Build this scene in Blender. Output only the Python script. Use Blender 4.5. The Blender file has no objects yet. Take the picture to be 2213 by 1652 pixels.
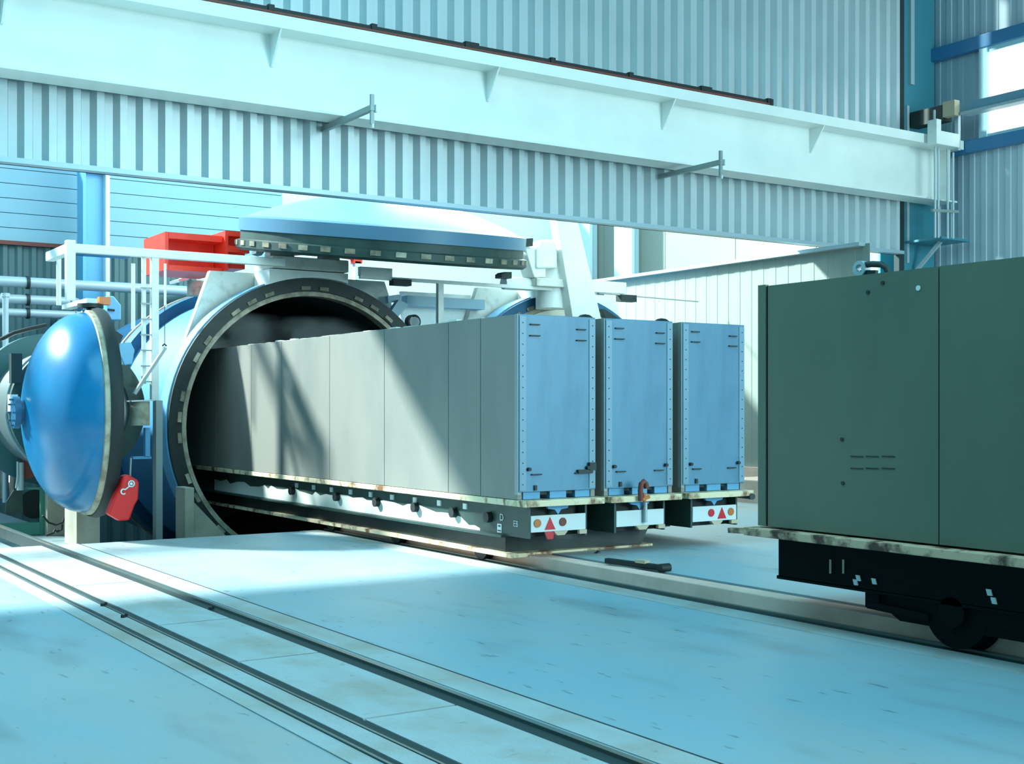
import bpy, math, random
from mathutils import Vector, Matrix
random.seed(7)
PI = math.pi
S = bpy.context.scene
COL = S.collection

# ------------------------------------------------------------------ camera
F_PX, CX, HY, CAM_H = 2710.0, 1106.5, 885.0, 1.6
HEAD = math.atan2(.550, .835)
SH, CH = math.sin(HEAD), math.cos(HEAD)
cam = bpy.data.cameras.new('camera'); co = bpy.data.objects.new('camera', cam); COL.objects.link(co)
co.location = (0, 0, CAM_H); co.rotation_euler = (PI/2, 0, -HEAD)
cam.sensor_width = 36; cam.lens = 36*F_PX/2213; cam.shift_y = (HY-826)/2213
cam.clip_start = .05; cam.clip_end = 300
S.camera = co

# surveying helpers: where a sight line meets a wall, a side plane or a level
def ray(px, py):
    u = (px-CX)/F_PX; v = (HY-py)/F_PX
    return (u*CH+SH, -u*SH+CH, v)
def atY(px, py, Y):
    r = ray(px, py); d = Y/r[1]; return Vector((r[0]*d, Y, CAM_H+r[2]*d))
def atX(px, py, X):
    r = ray(px, py); d = X/r[0]; return Vector((X, r[1]*d, CAM_H+r[2]*d))
def atZ(px, py, z):
    r = ray(px, py); d = (z-CAM_H)/r[2]; return Vector((r[0]*d, r[1]*d, z))

# ------------------------------------------------------------------ mesh builder
class MB:
    def __init__(self): self.v = []; self.f = []
    def add(self, vs, fs):
        n = len(self.v); self.v += [tuple(p) for p in vs]; self.f += [tuple(i+n for i in f) for f in fs]; return self
    def box(self, x0, x1, y0, y1, z0, z1):
        vs = [(x0,y0,z0),(x1,y0,z0),(x1,y1,z0),(x0,y1,z0),(x0,y0,z1),(x1,y0,z1),(x1,y1,z1),(x0,y1,z1)]
        return self.add(vs, [(3,2,1,0),(4,5,6,7),(0,1,5,4),(1,2,6,5),(2,3,7,6),(3,0,4,7)])
    def obox(self, c, ax, ay, az):      # centre and three half-axis vectors
        c, ax, ay, az = Vector(c), Vector(ax), Vector(ay), Vector(az)
        vs = [c-ax-ay-az, c+ax-ay-az, c+ax+ay-az, c-ax+ay-az, c-ax-ay+az, c+ax-ay+az, c+ax+ay+az, c-ax+ay+az]
        return self.add(vs, [(3,2,1,0),(4,5,6,7),(0,1,5,4),(1,2,6,5),(2,3,7,6),(3,0,4,7)])
    def bar(self, a, b, w, h, up=(0,0,1)):
        a, b = Vector(a), Vector(b); d = (b-a); L = d.length; d = d/L
        up = Vector(up); s = d.cross(up)
        if s.length < 1e-4: s = d.cross(Vector((0,1,0)))
        s.normalize(); t = s.cross(d)
        return self.obox((a+b)/2, d*L/2, s*w/2, t*h/2)
    def prism(self, pts, ext):          # planar polygon pushed along ext
        ext = Vector(ext); pts = [Vector(p) for p in pts]; n = len(pts)
        vs = pts+[p+ext for p in pts]
        fs = [tuple(range(n-1,-1,-1)), tuple(range(n, 2*n))]+[(i,(i+1)%n,n+(i+1)%n,n+i) for i in range(n)]
        return self.add(vs, fs)
    def cyl(self, a, b, r, seg=20, r2=None, cap=True):
        a, b = Vector(a), Vector(b); d = (b-a).normalized()
        s = d.cross(Vector((0,0,1)))
        if s.length < 1e-3: s = Vector((1,0,0))
        s.normalize(); t = d.cross(s); r2 = r if r2 is None else r2
        vs = [a+(s*math.cos(2*PI*i/seg)+t*math.sin(2*PI*i/seg))*r for i in range(seg)]
        vs += [b+(s*math.cos(2*PI*i/seg)+t*math.sin(2*PI*i/seg))*r2 for i in range(seg)]
        fs = [(i,(i+1)%seg,seg+(i+1)%seg,seg+i) for i in range(seg)]
        if cap: fs += [tuple(range(seg-1,-1,-1)), tuple(range(seg,2*seg))]
        return self.add(vs, fs)
    def tube(self, pts, r, seg=10):
        pts = [Vector(p) for p in pts]; vs = []; fs = []; n = len(pts); ps = None
        for i, p in enumerate(pts):
            d = (pts[min(i+1,n-1)]-pts[max(i-1,0)]).normalized()
            s = ps - d*ps.dot(d) if ps is not None else d.cross(Vector((0,0,1)))
            if s.length < 1e-3: s = d.cross(Vector((0,1,0)))
            s.normalize(); ps = s; t = d.cross(s)
            vs += [p+(s*math.cos(2*PI*k/seg)+t*math.sin(2*PI*k/seg))*r for k in range(seg)]
        for i in range(n-1):
            for k in range(seg):
                fs.append((i*seg+k, i*seg+(k+1)%seg, (i+1)*seg+(k+1)%seg, (i+1)*seg+k))
        fs += [tuple(range(seg-1,-1,-1)), tuple(range((n-1)*seg, n*seg))]
        return self.add(vs, fs)
    def lathe(self, prof, o, n, seg=64, closed=False, a0=0, a1=2*PI):   # prof: (radius, height along n)
        o, n = Vector(o), Vector(n).normalized()
        s = n.cross(Vector((0,0,1)))
        if s.length < 1e-3: s = Vector((1,0,0))
        s.normalize(); t = n.cross(s); m = len(prof); vs = []; fs = []
        full = abs(a1-a0-2*PI) < 1e-6; k = seg if full else seg+1
        for i in range(k):
            a = a0+(a1-a0)*i/seg
            dr = s*math.cos(a)+t*math.sin(a)
            vs += [o+dr*r+n*h for r, h in prof]
        for i in range(seg):
            j = (i+1) % k
            for q in range(m if closed else m-1):
                p = (q+1) % m
                fs.append((i*m+q, j*m+q, j*m+p, i*m+p))
        return self.add(vs, fs)
    def sheet(self, prof, z0, z1, axis='x', thick=.004, nz=1):   # corrugated sheet: prof (along, depth)
        vs = []
        for z in [z0+(z1-z0)*i/nz for i in range(nz+1)]:
            for a, d in prof: vs.append((a, d, z) if axis == 'x' else (d, a, z))
        m = len(prof)
        fs = [(k*m+i, k*m+i+1, (k+1)*m+i+1, (k+1)*m+i) for k in range(nz) for i in range(m-1)]
        return self.add(vs, fs)

def obj(name, mb, m, parent=None, smooth=True, bevel=0, flip=False):
    me = bpy.data.meshes.new(name)
    off = Vector((0,0,0)); p = parent
    while p is not None: off += p.location; p = p.parent
    vs = [(x-off.x, y-off.y, z-off.z) for x, y, z in mb.v]
    if parent is None:      # a thing that is one mesh: origin at its own base
        lo = [min(v[i] for v in vs) for i in range(3)]; hi = [max(v[i] for v in vs) for i in range(3)]
        base = Vector(((lo[0]+hi[0])/2, (lo[1]+hi[1])/2, lo[2]))
        vs = [(x-base.x, y-base.y, z-base.z) for x, y, z in vs]
    else: base = Vector((0,0,0))
    me.from_pydata(vs, [], mb.f)
    import bmesh
    bm = bmesh.new(); bm.from_mesh(me); bmesh.ops.remove_doubles(bm, verts=bm.verts, dist=1e-5)
    bmesh.ops.recalc_face_normals(bm, faces=bm.faces); bm.to_mesh(me); bm.free()
    me.materials.append(m)
    if smooth:
        for q in me.polygons: q.use_smooth = True
        me.set_sharp_from_angle(angle=math.radians(32))
    o = bpy.data.objects.new(name, me); COL.objects.link(o); o.location = base
    if parent is not None: o.parent = parent
    if bevel:
        b = o.modifiers.new('edge', 'BEVEL'); b.width = bevel; b.segments = 2; b.limit_method = 'ANGLE'; b.angle_limit = math.radians(40)
    return o
def thing(name, label, cat, loc, group=None):
    o = bpy.data.objects.new(name, None); COL.objects.link(o); o.location = loc; o.empty_display_size = .1
    return tag(o, label, cat, group)
def tag(o, label, cat, group=None):
    o['label'] = label; o['category'] = cat
    if group: o['group'] = group
    return o
def struct(name, mb, m, **k):
    o = obj(name, mb, m, **k); o['kind'] = 'structure'; return o
def dup(root, loc, label):
    r = root.copy(); COL.objects.link(r); r.location = loc; r['label'] = label
    def rec(src, dst):
        for ch in src.children:
            c = ch.copy(); COL.objects.link(c); c.parent = dst; rec(ch, c)
    rec(root, r)
    return r
def text(name, body, size, m, parent, loc, rot):
    cu = bpy.data.curves.new(name, 'FONT'); cu.body = body; cu.size = size; cu.extrude = .001
    cu.align_x = 'CENTER'; cu.align_y = 'CENTER'; cu.materials.append(m)
    t_ = bpy.data.objects.new('tmp', cu); COL.objects.link(t_)
    me = bpy.data.meshes.new_from_object(t_); bpy.data.objects.remove(t_)
    o = bpy.data.objects.new(name, me); COL.objects.link(o); o.parent = parent
    off = Vector((0,0,0)); p = parent
    while p is not None: off += p.location; p = p.parent
    o.location = Vector(loc)-off; o.rotation_euler = rot
    return o

# ------------------------------------------------------------------ materials
def srgb(r, g, b):
    f = lambda c: (c/255/12.92) if c/255 <= .04045 else ((c/255+.055)/1.055)**2.4
    return (f(r), f(g), f(b), 1)
MATS = {}
def mat(name, c, rough=.5, metal=0, c2=None, scale=3, detail=5, stretch=(1,1,1), lo=.4, hi=.65, bump=0, bscale=40, spec=.5, dots=None):
    m = bpy.data.materials.new(name); m.use_nodes = True; MATS[name] = m
    N, L = m.node_tree.nodes, m.node_tree.links
    b = N['Principled BSDF']; b.inputs['Roughness'].default_value = rough; b.inputs['Metallic'].default_value = metal
    b.inputs['Specular IOR Level'].default_value = spec
    b.inputs['Base Color'].default_value = c
    if c2 or bump:
        tc = N.new('ShaderNodeTexCoord'); mp = N.new('ShaderNodeMapping'); mp.inputs['Scale'].default_value = stretch
        L.new(tc.outputs['Object'], mp.inputs['Vector'])
    if c2:
        n = N.new('ShaderNodeTexNoise'); n.inputs['Scale'].default_value = scale; n.inputs['Detail'].default_value = detail
        n.inputs['Roughness'].default_value = .6
        L.new(mp.outputs[0], n.inputs['Vector'])
        mr = N.new('ShaderNodeMapRange'); mr.inputs['From Min'].default_value = lo; mr.inputs['From Max'].default_value = hi
        L.new(n.outputs['Fac'], mr.inputs['Value'])
        mx = N.new('ShaderNodeMix'); mx.data_type = 'RGBA'
        mx.inputs['A'].default_value = c; mx.inputs['B'].default_value = c2
        L.new(mr.outputs[0], mx.inputs['Factor']); L.new(mx.outputs['Result'], b.inputs['Base Color'])
    if bump:
        n2 = N.new('ShaderNodeTexNoise'); n2.inputs['Scale'].default_value = bscale; n2.inputs['Detail'].default_value = 4
        L.new(mp.outputs[0], n2.inputs['Vector'])
        bp = N.new('ShaderNodeBump'); bp.inputs['Strength'].default_value = bump; bp.inputs['Distance'].default_value = .01
        L.new(n2.outputs['Fac'], bp.inputs['Height']); L.new(bp.outputs[0], b.inputs['Normal'])
    return m
def emit(name, c, s):
    m = bpy.data.materials.new(name); m.use_nodes = True
    b = m.node_tree.nodes['Principled BSDF']; b.inputs['Base Color'].default_value = c
    b.inputs['Emission Color'].default_value = c; b.inputs['Emission Strength'].default_value = s
    return m

M_floor = mat('floor_concrete', srgb(150,178,188), .45, c2=srgb(182,176,168), scale=.55, detail=10, stretch=(1,.4,1), lo=.42, hi=.72, bump=.2, bscale=22)
def scuffs(m, col, scale, stretch, lo, hi, amt, detail=6):
    N, L = m.node_tree.nodes, m.node_tree.links
    b = N['Principled BSDF']; src = b.inputs['Base Color'].links[0].from_socket
    tc = N.new('ShaderNodeTexCoord'); mp = N.new('ShaderNodeMapping'); mp.inputs['Scale'].default_value = stretch
    mp.inputs['Location'].default_value = (3.7, 1.3, 0)
    n = N.new('ShaderNodeTexNoise'); n.inputs['Scale'].default_value = scale; n.inputs['Detail'].default_value = detail
    r = N.new('ShaderNodeMapRange'); r.inputs['From Min'].default_value = lo; r.inputs['From Max'].default_value = hi; r.inputs['To Max'].default_value = amt
    x = N.new('ShaderNodeMix'); x.data_type = 'RGBA'; x.inputs['B'].default_value = col
    L.new(tc.outputs['Object'], mp.inputs['Vector']); L.new(mp.outputs[0], n.inputs['Vector']); L.new(n.outputs['Fac'], r.inputs['Value'])
    L.new(r.outputs[0], x.inputs['Factor']); L.new(src, x.inputs['A']); L.new(x.outputs['Result'], b.inputs['Base Color'])
scuffs(M_floor, srgb(112,112,110), 1.3, (1.6,.5,1), .56, .75, .55, 9)
scuffs(M_floor, srgb(84,92,96), 7, (2.2,.5,1), .66, .72, .6, 4)
scuffs(M_floor, srgb(206,214,214), .5, (1,.7,1), .5, .7, .25, 5)
M_slab = mat('slab_concrete', srgb(186,190,190), .55, c2=srgb(172,158,142), scale=1.3, detail=10, lo=.46, hi=.72, bump=.5, bscale=60)
scuffs(M_slab, srgb(122,116,108), 9, (1,1,1), .64, .74, .5, 5)
scuffs(M_slab, srgb(168,140,120), .9, (2,.5,1), .52, .68, .5, 6)
M_kerb = mat('kerb_concrete', srgb(255,206,186), .7, c2=srgb(232,186,166), scale=2.5, detail=6, bump=.2)
M_pit = mat('pit_concrete', srgb(70,86,82), .8, c2=srgb(50,66,64), scale=1.5)
M_lowfloor = mat('lower_concrete', srgb(160,176,178), .6, c2=srgb(120,140,142), scale=1.2)
M_clad = mat('cladding_steel', srgb(196,206,208), .35, .15, c2=srgb(186,197,200), scale=.6)
M_cladr = mat('cladding_right', srgb(192,206,214), .4, .1)
M_cladback = mat('cladding_back_dark', srgb(84,116,118), .5)
M_panelback = mat('sectional_panel', srgb(142,184,198), .5)
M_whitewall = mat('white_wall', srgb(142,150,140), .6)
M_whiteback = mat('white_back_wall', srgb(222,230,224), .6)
M_palecol = mat('pale_column', srgb(186,214,224), .5)
M_trim = mat('trim_steel', srgb(170,188,196), .4, .2)
M_beam = mat('girder_white', srgb(238,240,234), .45, c2=srgb(230,233,228), scale=1.2)
M_white = mat('white_paint', srgb(232,236,230), .45, c2=srgb(216,219,212), scale=3, detail=6, lo=.5, hi=.75)
M_whited = mat('white_paint_worn', srgb(214,216,206), .55, c2=srgb(176,172,158), scale=4, detail=8, lo=.52, hi=.75)
M_black = mat('black_rubber', srgb(22,32,32), .6)
M_dark = mat('dark_steel', srgb(30,46,44), .55, c2=srgb(20,32,32), scale=5)
M_darkg = mat('dark_green_steel', srgb(48,74,68), .5, c2=srgb(36,58,54), scale=3)
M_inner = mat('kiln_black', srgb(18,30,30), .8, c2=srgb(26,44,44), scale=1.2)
M_beige = mat('beige_metal', srgb(186,176,154), .55, c2=srgb(140,128,108), scale=6, detail=6)
M_rust = mat('rust_edge', srgb(236,214,178), .7, c2=srgb(128,84,50), scale=5, detail=9, stretch=(1,1,.6), lo=.5, hi=.62)
M_blue = mat('blue_paint', srgb(16,116,164), .26, c2=srgb(12,98,146), scale=1.4, detail=6, lo=.4, hi=.7)
M_bluel = mat('pale_blue_shell', srgb(118,184,220), .42, c2=srgb(104,170,212), scale=1.4)
M_blued = mat('deep_blue_ring', srgb(24,90,126), .4)
M_silver = mat('silver_cladding', srgb(176,186,186), .3, .75)
M_ringg = mat('green_ring', srgb(34,88,92), .45)
M_red = mat('red_paint', srgb(255,62,40), .4, c2=srgb(244,54,36), scale=4)
M_redd = mat('red_can', srgb(232,26,26), .4)
M_orange = mat('orange_cap', srgb(232,122,56), .4)
M_box = mat('mould_grey', srgb(142,138,130), .5, c2=srgb(126,126,120), scale=1.3, detail=6, stretch=(1,1,.35), lo=.42, hi=.68)
M_end = mat('end_plate_grey', srgb(92,134,158), .42, .1, c2=srgb(72,112,136), scale=2.2, detail=7, stretch=(1,1,.3), lo=.45, hi=.7)
M_cleat = mat('cleat_grey', srgb(122,150,166), .45, .1)
M_boxg = mat('mould_green_grey', srgb(100,112,92), .5, c2=srgb(90,104,86), scale=1.0, detail=6, stretch=(1,1,.5))
M_post = mat('post_grey', srgb(150,160,158), .45, .2)
M_rail = mat('rail_steel', srgb(112,128,124), .35, .6, c2=srgb(150,130,110), scale=2.0, stretch=(1,.3,1), lo=.5, hi=.7)
M_groove = mat('groove_dark', srgb(34,52,52), .7)
M_mark = mat('mark_white', srgb(226,232,228), .5)
M_refl = mat('reflector_red', srgb(206,36,46), .3)
M_amber = mat('reflector_amber', srgb(196,112,50), .3)
M_plate = mat('end_board_white', srgb(214,222,222), .45, c2=srgb(120,140,146), scale=4, detail=8, lo=.58, hi=.68)
M_colblue = mat('column_blue', srgb(104,178,214), .4)
M_girt = mat('girt_blue', srgb(56,124,170), .4)
M_colteal = mat('column_teal', srgb(62,132,148), .45)
M_tooth = mat('tooth_metal', srgb(150,140,118), .6, c2=srgb(96,92,80), scale=8)
M_rimblue = mat('rim_blue', srgb(84,126,152), .4)
M_rust2 = mat('rust_edge_dark', srgb(226,180,146), .7, c2=srgb(92,62,46), scale=5, detail=9, lo=.46, hi=.6)
M_blacksteel = mat('black_steel', srgb(8,16,17), .8, spec=.15)  # even near-black steel with weak gloss
M_shell = mat('shell_blue', srgb(74,142,186), .45, c2=srgb(66,132,178), scale=1.2)
M_ductp = mat('duct_pale', srgb(150,184,200), .45)
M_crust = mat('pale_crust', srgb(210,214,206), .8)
M_green = mat('green_frame', srgb(58,128,110), .45)
M_greyblk = mat('concrete_block', srgb(168,160,142), .8, c2=srgb(150,144,130), scale=3)
M_pipe = mat('pipe_grey', srgb(176,190,194), .4, .2)
M_brown = mat('rusty_valve', srgb(120,58,46), .6)
M_tan = mat('tan_box', srgb(196,178,150), .6)
M_pane = emit('bright_pane', (.9, 1, 1, 1), 2.2)
M_duct = mat('duct_blue', srgb(96,160,200), .45)

# ------------------------------------------------------------------ setting
YF, YP = 15.3, 15.25            # fascia plane; edge of the pit
XK = 7.15                       # kerb face
XW = 19.7                       # right wall
struct('floor_main', MB().box(-4, XK, -12, YP, -.4, 0), M_floor, smooth=False)
struct('floor_raised', MB().box(XK+.3, 24, -12, YP, -.4, .118), M_floor, smooth=False)
struct('floor_lower', MB().box(-4, 4.69, YP, 27, -.6, -.25), M_lowfloor, smooth=False)
struct('floor_pit', MB().box(4.69, 16.2, YP, 27, -1.6, -1.4), M_pit, smooth=False)
struct('floor_rear', MB().box(16.2, 24, YP, 27, -.4, .118), M_floor, smooth=False)
struct('wall_pit', MB().box(4.69, 16.2, YP-.02, YP+.02, -1.4, -.02).box(4.65, 4.70, YP, 27, -1.4, -.27), M_pit, smooth=False)
# concrete kerb between wheel groove and slot
k = struct('trim_kerb', MB().box(XK, XK+.2, -12, YP, -.1, .12), M_kerb, smooth=False, bevel=.008)
struct('trim_slot', MB().box(XK+.2, XK+.3, -12, YP, -.1, .06), M_groove, smooth=False)
struct('trim_wheel_strip', MB().box(6.72, 6.98, -12, YP, 0, .004), M_slab, smooth=False)
# track strip of concrete slabs
ys = [-12, 2.5, 5.8, 7.55, 9.15, 11.6, YP]
for i in range(len(ys)-1):
    struct('floor_slab_%d' % (i+1), MB().box(2.91, 3.46, ys[i]+.012, ys[i+1]-.012, 0, .008), M_slab, smooth=False)
struct('floor_strip_1', MB().box(2.69, 2.82, -12, YP, 0, .008), M_slab, smooth=False)
struct('floor_strip_2', MB().box(2.50, 2.62, -12, YP, 0, .006), M_slab, smooth=False)
struct('floor_strip_3', MB().box(3.66, 3.88, -12, YP, 0, .005), M_slab, smooth=False)
struct('trim_joint', MB().box(3.885, 3.905, -12, YP, 0, .002), M_groove, smooth=False)

def corr(a0, a1, per, d0, dep, wl, crest, wr, ph=0):
    pts = []; n0 = math.floor((a0-ph)/per); n1 = math.ceil((a1-ph)/per)
    for k in range(n0, n1):
        a = ph+k*per
        pts += [(a, d0), (a+wl, d0-dep), (a+wl+crest, d0-dep), (a+wl+crest+wr, d0)]
    return pts
struct('wall_fascia', MB().sheet(corr(-4, 18.55, .275, YF, .1, .06, .088, .03, 10.08), 4.5, 10.3), M_clad, smooth=False)
struct('trim_fascia', MB().box(-4, 18.6, YF-.1, YF+.09, 4.44, 4.5).box(-4, 18.6, YF+.05, YF+.09, 4.44, 4.6), M_trim, smooth=False)
struct('wall_right', MB().sheet(corr(-12, 15.6, .25, XW, .012, .015, .1, .015), .1, 10.3, 'y'), M_cladr, smooth=False)
wr = struct('wall_left', MB().box(-4.2, -4, -12, YP, 0, 10.3), mat('wall_left_dark', srgb(70,110,112), .7), smooth=False)
struct('ceiling', MB().box(-4.2, XW+.2, -12, YF+.1, 10.3, 10.5), mat('ceiling_sheet', srgb(70,112,124), .6), smooth=False)
# girts and window on the right wall
struct('trim_girt_1', MB().box(XW-.2, XW-.04, -12, 15.5, 8.12, 8.36), M_girt, smooth=False, bevel=.01)
struct('trim_girt_2', MB().box(XW-.2, XW-.04, -12, 15.5, 6.28, 6.5), M_girt, smooth=False, bevel=.01)
wy = 14.15
w = struct('window_1', MB().box(XW-.1, XW-.04, 9.6, wy, 6.5, 8.1), M_pane, smooth=False)
fr = MB()
fr.box(XW-.18, XW-.03, wy-.02, wy+.14, 6.5, 8.12).box(XW-.18, XW-.03, 9.5, 9.6, 6.5, 8.12)
fr.box(XW-.15, XW-.03, 9.6, wy, 7.04, 7.2).box(XW-.15, XW-.03, 9.6, wy, 6.5, 6.56).box(XW-.15, XW-.03, 9.6, wy, 8.03, 8.12)
obj('window_frame', fr, mat('frame_pale', srgb(176,214,222), .4), parent=w, smooth=False)

# rear hall
YB = 27.0
struct('wall_back', MB().box(-6, 9.6, YB, YB+.2, -1.6, 5.0), M_cladback, smooth=False)
struct('wall_back_cladding', MB().sheet(corr(-6, 9.4, .28, YB-.03, .06, .05, .08, .05), -1.5, 5.0), M_cladback, smooth=False)
bp = MB()
zz = 5.0
while zz < 7.2:
    bp.box(-6, 11.4, YB-.12, YB-.06, zz, zz+.286); zz += .3
struct('wall_back_upper', MB().box(-6, 11.4, YB-.055, YB+.1, 5.0, 7.4), M_girt, smooth=False)
struct('wall_back_panels', bp, M_panelback, smooth=False)
struct('wall_back_white', MB().box(9.4, 11.4, YB-.02, YB+.2, -1.4, 5.0).box(11.41, 24, YB-.02, YB+.2, -1.4, 7.4), M_whiteback, smooth=False)
struct('trim_back', MB().box(-6, 9.6, YB-.2, YB, 4.94, 5.02), M_brown, smooth=False)
wrr = MB(); y = 15.95
while y < YB-.1:
    wrr.box(XW, XW+.12, y, min(y+2.4, YB), .1, 7.2); y += 2.42
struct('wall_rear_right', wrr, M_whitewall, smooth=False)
for yy in (25.9, 24.2):
    t = thing('pale_column', ['pale blue column standing in the rear corner by the slanted white arm', 'pale blue column beside the tall white rear wall panels'][0 if yy > 25 else 1], 'column', (19.5, yy, .118), 'columns of the rear wall')
    obj('shaft', MB().box(19.2, 19.28, yy-.35, yy+.35, .118, 7.2).box(19.28, 19.66, yy-.05, yy+.05, .118, 7.2), M_palecol, t, smooth=False)
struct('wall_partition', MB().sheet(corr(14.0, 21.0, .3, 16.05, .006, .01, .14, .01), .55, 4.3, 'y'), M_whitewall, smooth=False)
struct('trim_partition', MB().box(15.9, 16.2, 13.9, 21.1, 4.26, 4.32), M_trim, smooth=False)
struct('trim_plinth', MB().box(14.1, 16.3, 12.6, 15.2, .1, .48), M_kerb, smooth=False, bevel=.02)
struct('trim_upstand', MB().box(15.95, 16.15, 13.9, 21.1, .1, .56), M_kerb, smooth=False)
# roof rafters of the rear hall
struct('ceiling_beam', MB().box(-8, 10.5, 20.38, 20.62, 5.72, 5.96), M_trim, smooth=False)

# ------------------------------------------------------------------ crane girder
gx0, gx1 = -3.95, 19.28
g = thing('crane_girder', 'huge white steel crane girder running across under the hall wall', 'girder', (7.6, 14.95, 5.38))
obj('web', MB().box(gx0, gx1, 14.93, 14.97, 5.41, 6.4), M_beam, g, smooth=False)
obj('bottom_flange', MB().box(gx0, gx1+.15, 14.68, 15.13, 5.38, 5.41), M_beam, g, smooth=False)
obj('top_flange', MB().box(gx0, gx1+.2, 14.601, 15.13, 6.34, 6.37).box(gx0, gx1+.2, 14.58, 14.60, 6.34, 6.5).box(gx0, gx1+.1, 14.7, 15.13, 6.371, 6.5), M_beam, g, smooth=False)
for xg in (-.3, 2.95, 6.17, 9.40, 12.6, 15.85):
    obj('gusset', MB().prism([(xg, 14.6, 6.34), (xg, 14.93, 6.34), (xg, 14.93, 5.93), (xg, 14.9, 5.93)], (.025, 0, 0)), M_beam, g, smooth=False)
obj('end_plate', MB().box(gx1-.03, gx1, 14.72, 15.12, 5.41, 6.34), M_white, g, smooth=False)
cr = thing('conductor_rail', 'black conductor rail with red stripe along the girder top edge', 'rail', (7, 14.6, 6.5))
xe = atY(1665, 235, 14.6).x
obj('rail_profile', MB().box(2.5, xe, 14.585, 14.63, 6.535, 6.58), M_black, cr, smooth=False)
obj('red_conductor', MB().box(2.5, xe, 14.57, 14.60, 6.505, 6.53), M_brown, cr, smooth=False)
for i in range(8):
    x = 6.0+i*1.42
    if x < xe: obj('clamp', MB().box(x, x+(.22 if i % 3 == 2 else .08), 14.565, 14.64, 6.53, 6.605), M_black, cr, smooth=False)
obj('end_cap', MB().box(xe-.03, xe+.03, 14.56, 14.64, 6.5, 6.6), M_black, cr, smooth=False)

def bracket(x, z, lab):
    b = thing('cable_bracket', lab, 'bracket', (x, 15.2, z), 'brackets on the fascia')
    obj('arm', MB().box(x-.03, x+.03, 13.85, 15.28, z-.035, z+.035), M_post, b, smooth=False)
    obj('upright', MB().box(x-.02, x+.025, 13.86, 13.9, z-.2, z+.17), M_post, b, smooth=False)
    obj('hook', MB().box(x-.01, x+.01, 13.84, 13.87, z-.25, z-.2), M_mark, b, smooth=False)
    obj('end_clip', MB().box(x+.03, x+.05, 13.82, 13.9, z-.05, z+.04), M_mark, b, smooth=False)
    return b
bracket(7.07, 5.32, 'grey steel bracket under the girder, above the raised vessel door')
bracket(12.86, 5.28, 'grey steel bracket under the girder, above the white partition')

# right-hand column, corbel and service rail
c = thing('steel_column', 'tall teal steel column at the girder end by the hall corner', 'column', (19.1, 15.6, .1))
obj('flange', MB().box(18.72, 19.6, 15.32, 15.36, .1, 10.3), M_colteal, c, smooth=False)
obj('web', MB().box(19.14, 19.18, 15.36, 15.85, .1, 10.3), M_colteal, c, smooth=False)
obj('flange', MB().box(18.72, 19.6, 15.85, 15.89, .1, 10.3), M_colteal, c, smooth=False)
obj('edge_strip', MB().box(18.58, 18.72, 15.3, 15.42, .1, 10.3), M_groove, c, smooth=False)
obj('cable_duct', MB().box(18.86, 18.96, 15.26, 15.32, 7.6, 10.3).box(18.78, 18.84, 15.28, 15.32, 4.3, 7.2), M_pipe, c, smooth=False)
cb = thing('corbel_bracket', 'pale steel corbel with diagonal strut under the girder end', 'bracket', (19.2, 15.0, 4.3))
z0 = atY(2000, 517, 14.9).z
obj('shelf', MB().box(18.75, 19.55, 14.5, 15.3, z0-.04, z0), M_colteal, cb, smooth=False)
obj('strut', MB().bar((19.05, 14.75, z0-.04), (18.95, 15.28, z0-.6), .06, .06), M_pipe, cb, smooth=False)
ld = thing('cable_conduit', 'thin pale conduit pipes dropping past the girder end', 'pipe', (19.2, 14.45, z0))
for px, y0_, y1_ in ((2021, 300, 514), (2028, 300, 514), (2048, 320, 516), (2060, 330, 516)):
    a = atY(px, y0_, 14.5); b_ = atY(px, y1_, 14.5)
    obj('conduit', MB().cyl(a, b_, .02, 8), M_pipe, ld)
obj('clip', MB().bar(atY(2014, 455, 14.5), atY(2070, 458, 14.5), .05, .05), M_post, ld)
sr = thing('service_rail', 'grey service rail running along the window wall', 'rail', (18.9, 13.6, 6.7))
zr = atX(2100, 226, 19.0).z
obj('rail_beam', MB().box(18.92, 19.08, 9, 14.55, zr-.12, zr+.04), mat('rail_greyblue', srgb(120,160,180), .4, .3), sr, smooth=False)
obj('rail_lip', MB().box(18.88, 19.1, 9, 14.2, zr-.17, zr-.12), M_pipe, sr, smooth=False)
obj('end_stop', MB().box(18.86, 19.1, 14.55, 15.28, zr-.2, zr+.08), M_dark, sr, smooth=False)
obj('tan_box', MB().box(18.78, 18.92, 14.25, 14.5, zr-.17, zr+.1), M_tan, sr, smooth=False)
hb = thing('hanger_box', 'white box hanging under the service rail at the girder end', 'box', (18.95, 14.4, 6.3))
p0, p1 = atY(2014, 310, 14.4), atY(2064, 290, 14.4)
obj('case', MB().box(p0.x, p1.x, 14.3, 14.5, p0.z-.02, p0.z+.22).box(p0.x, p0.x+.13, 14.3, 14.5, p0.z+.22, p0.z+.42), M_white, hb, smooth=False, bevel=.01)
obj('hanger', MB().box(p1.x+.02, p1.x+.09, 14.35, 14.42, p0.z-.05, zr-.1), M_pipe, hb, smooth=False)
obj('hanger', MB().box(p0.x+.07, p0.x+.1, 14.4, 14.43, p0.z+.4, zr-.1), M_pipe, hb, smooth=False)

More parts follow.
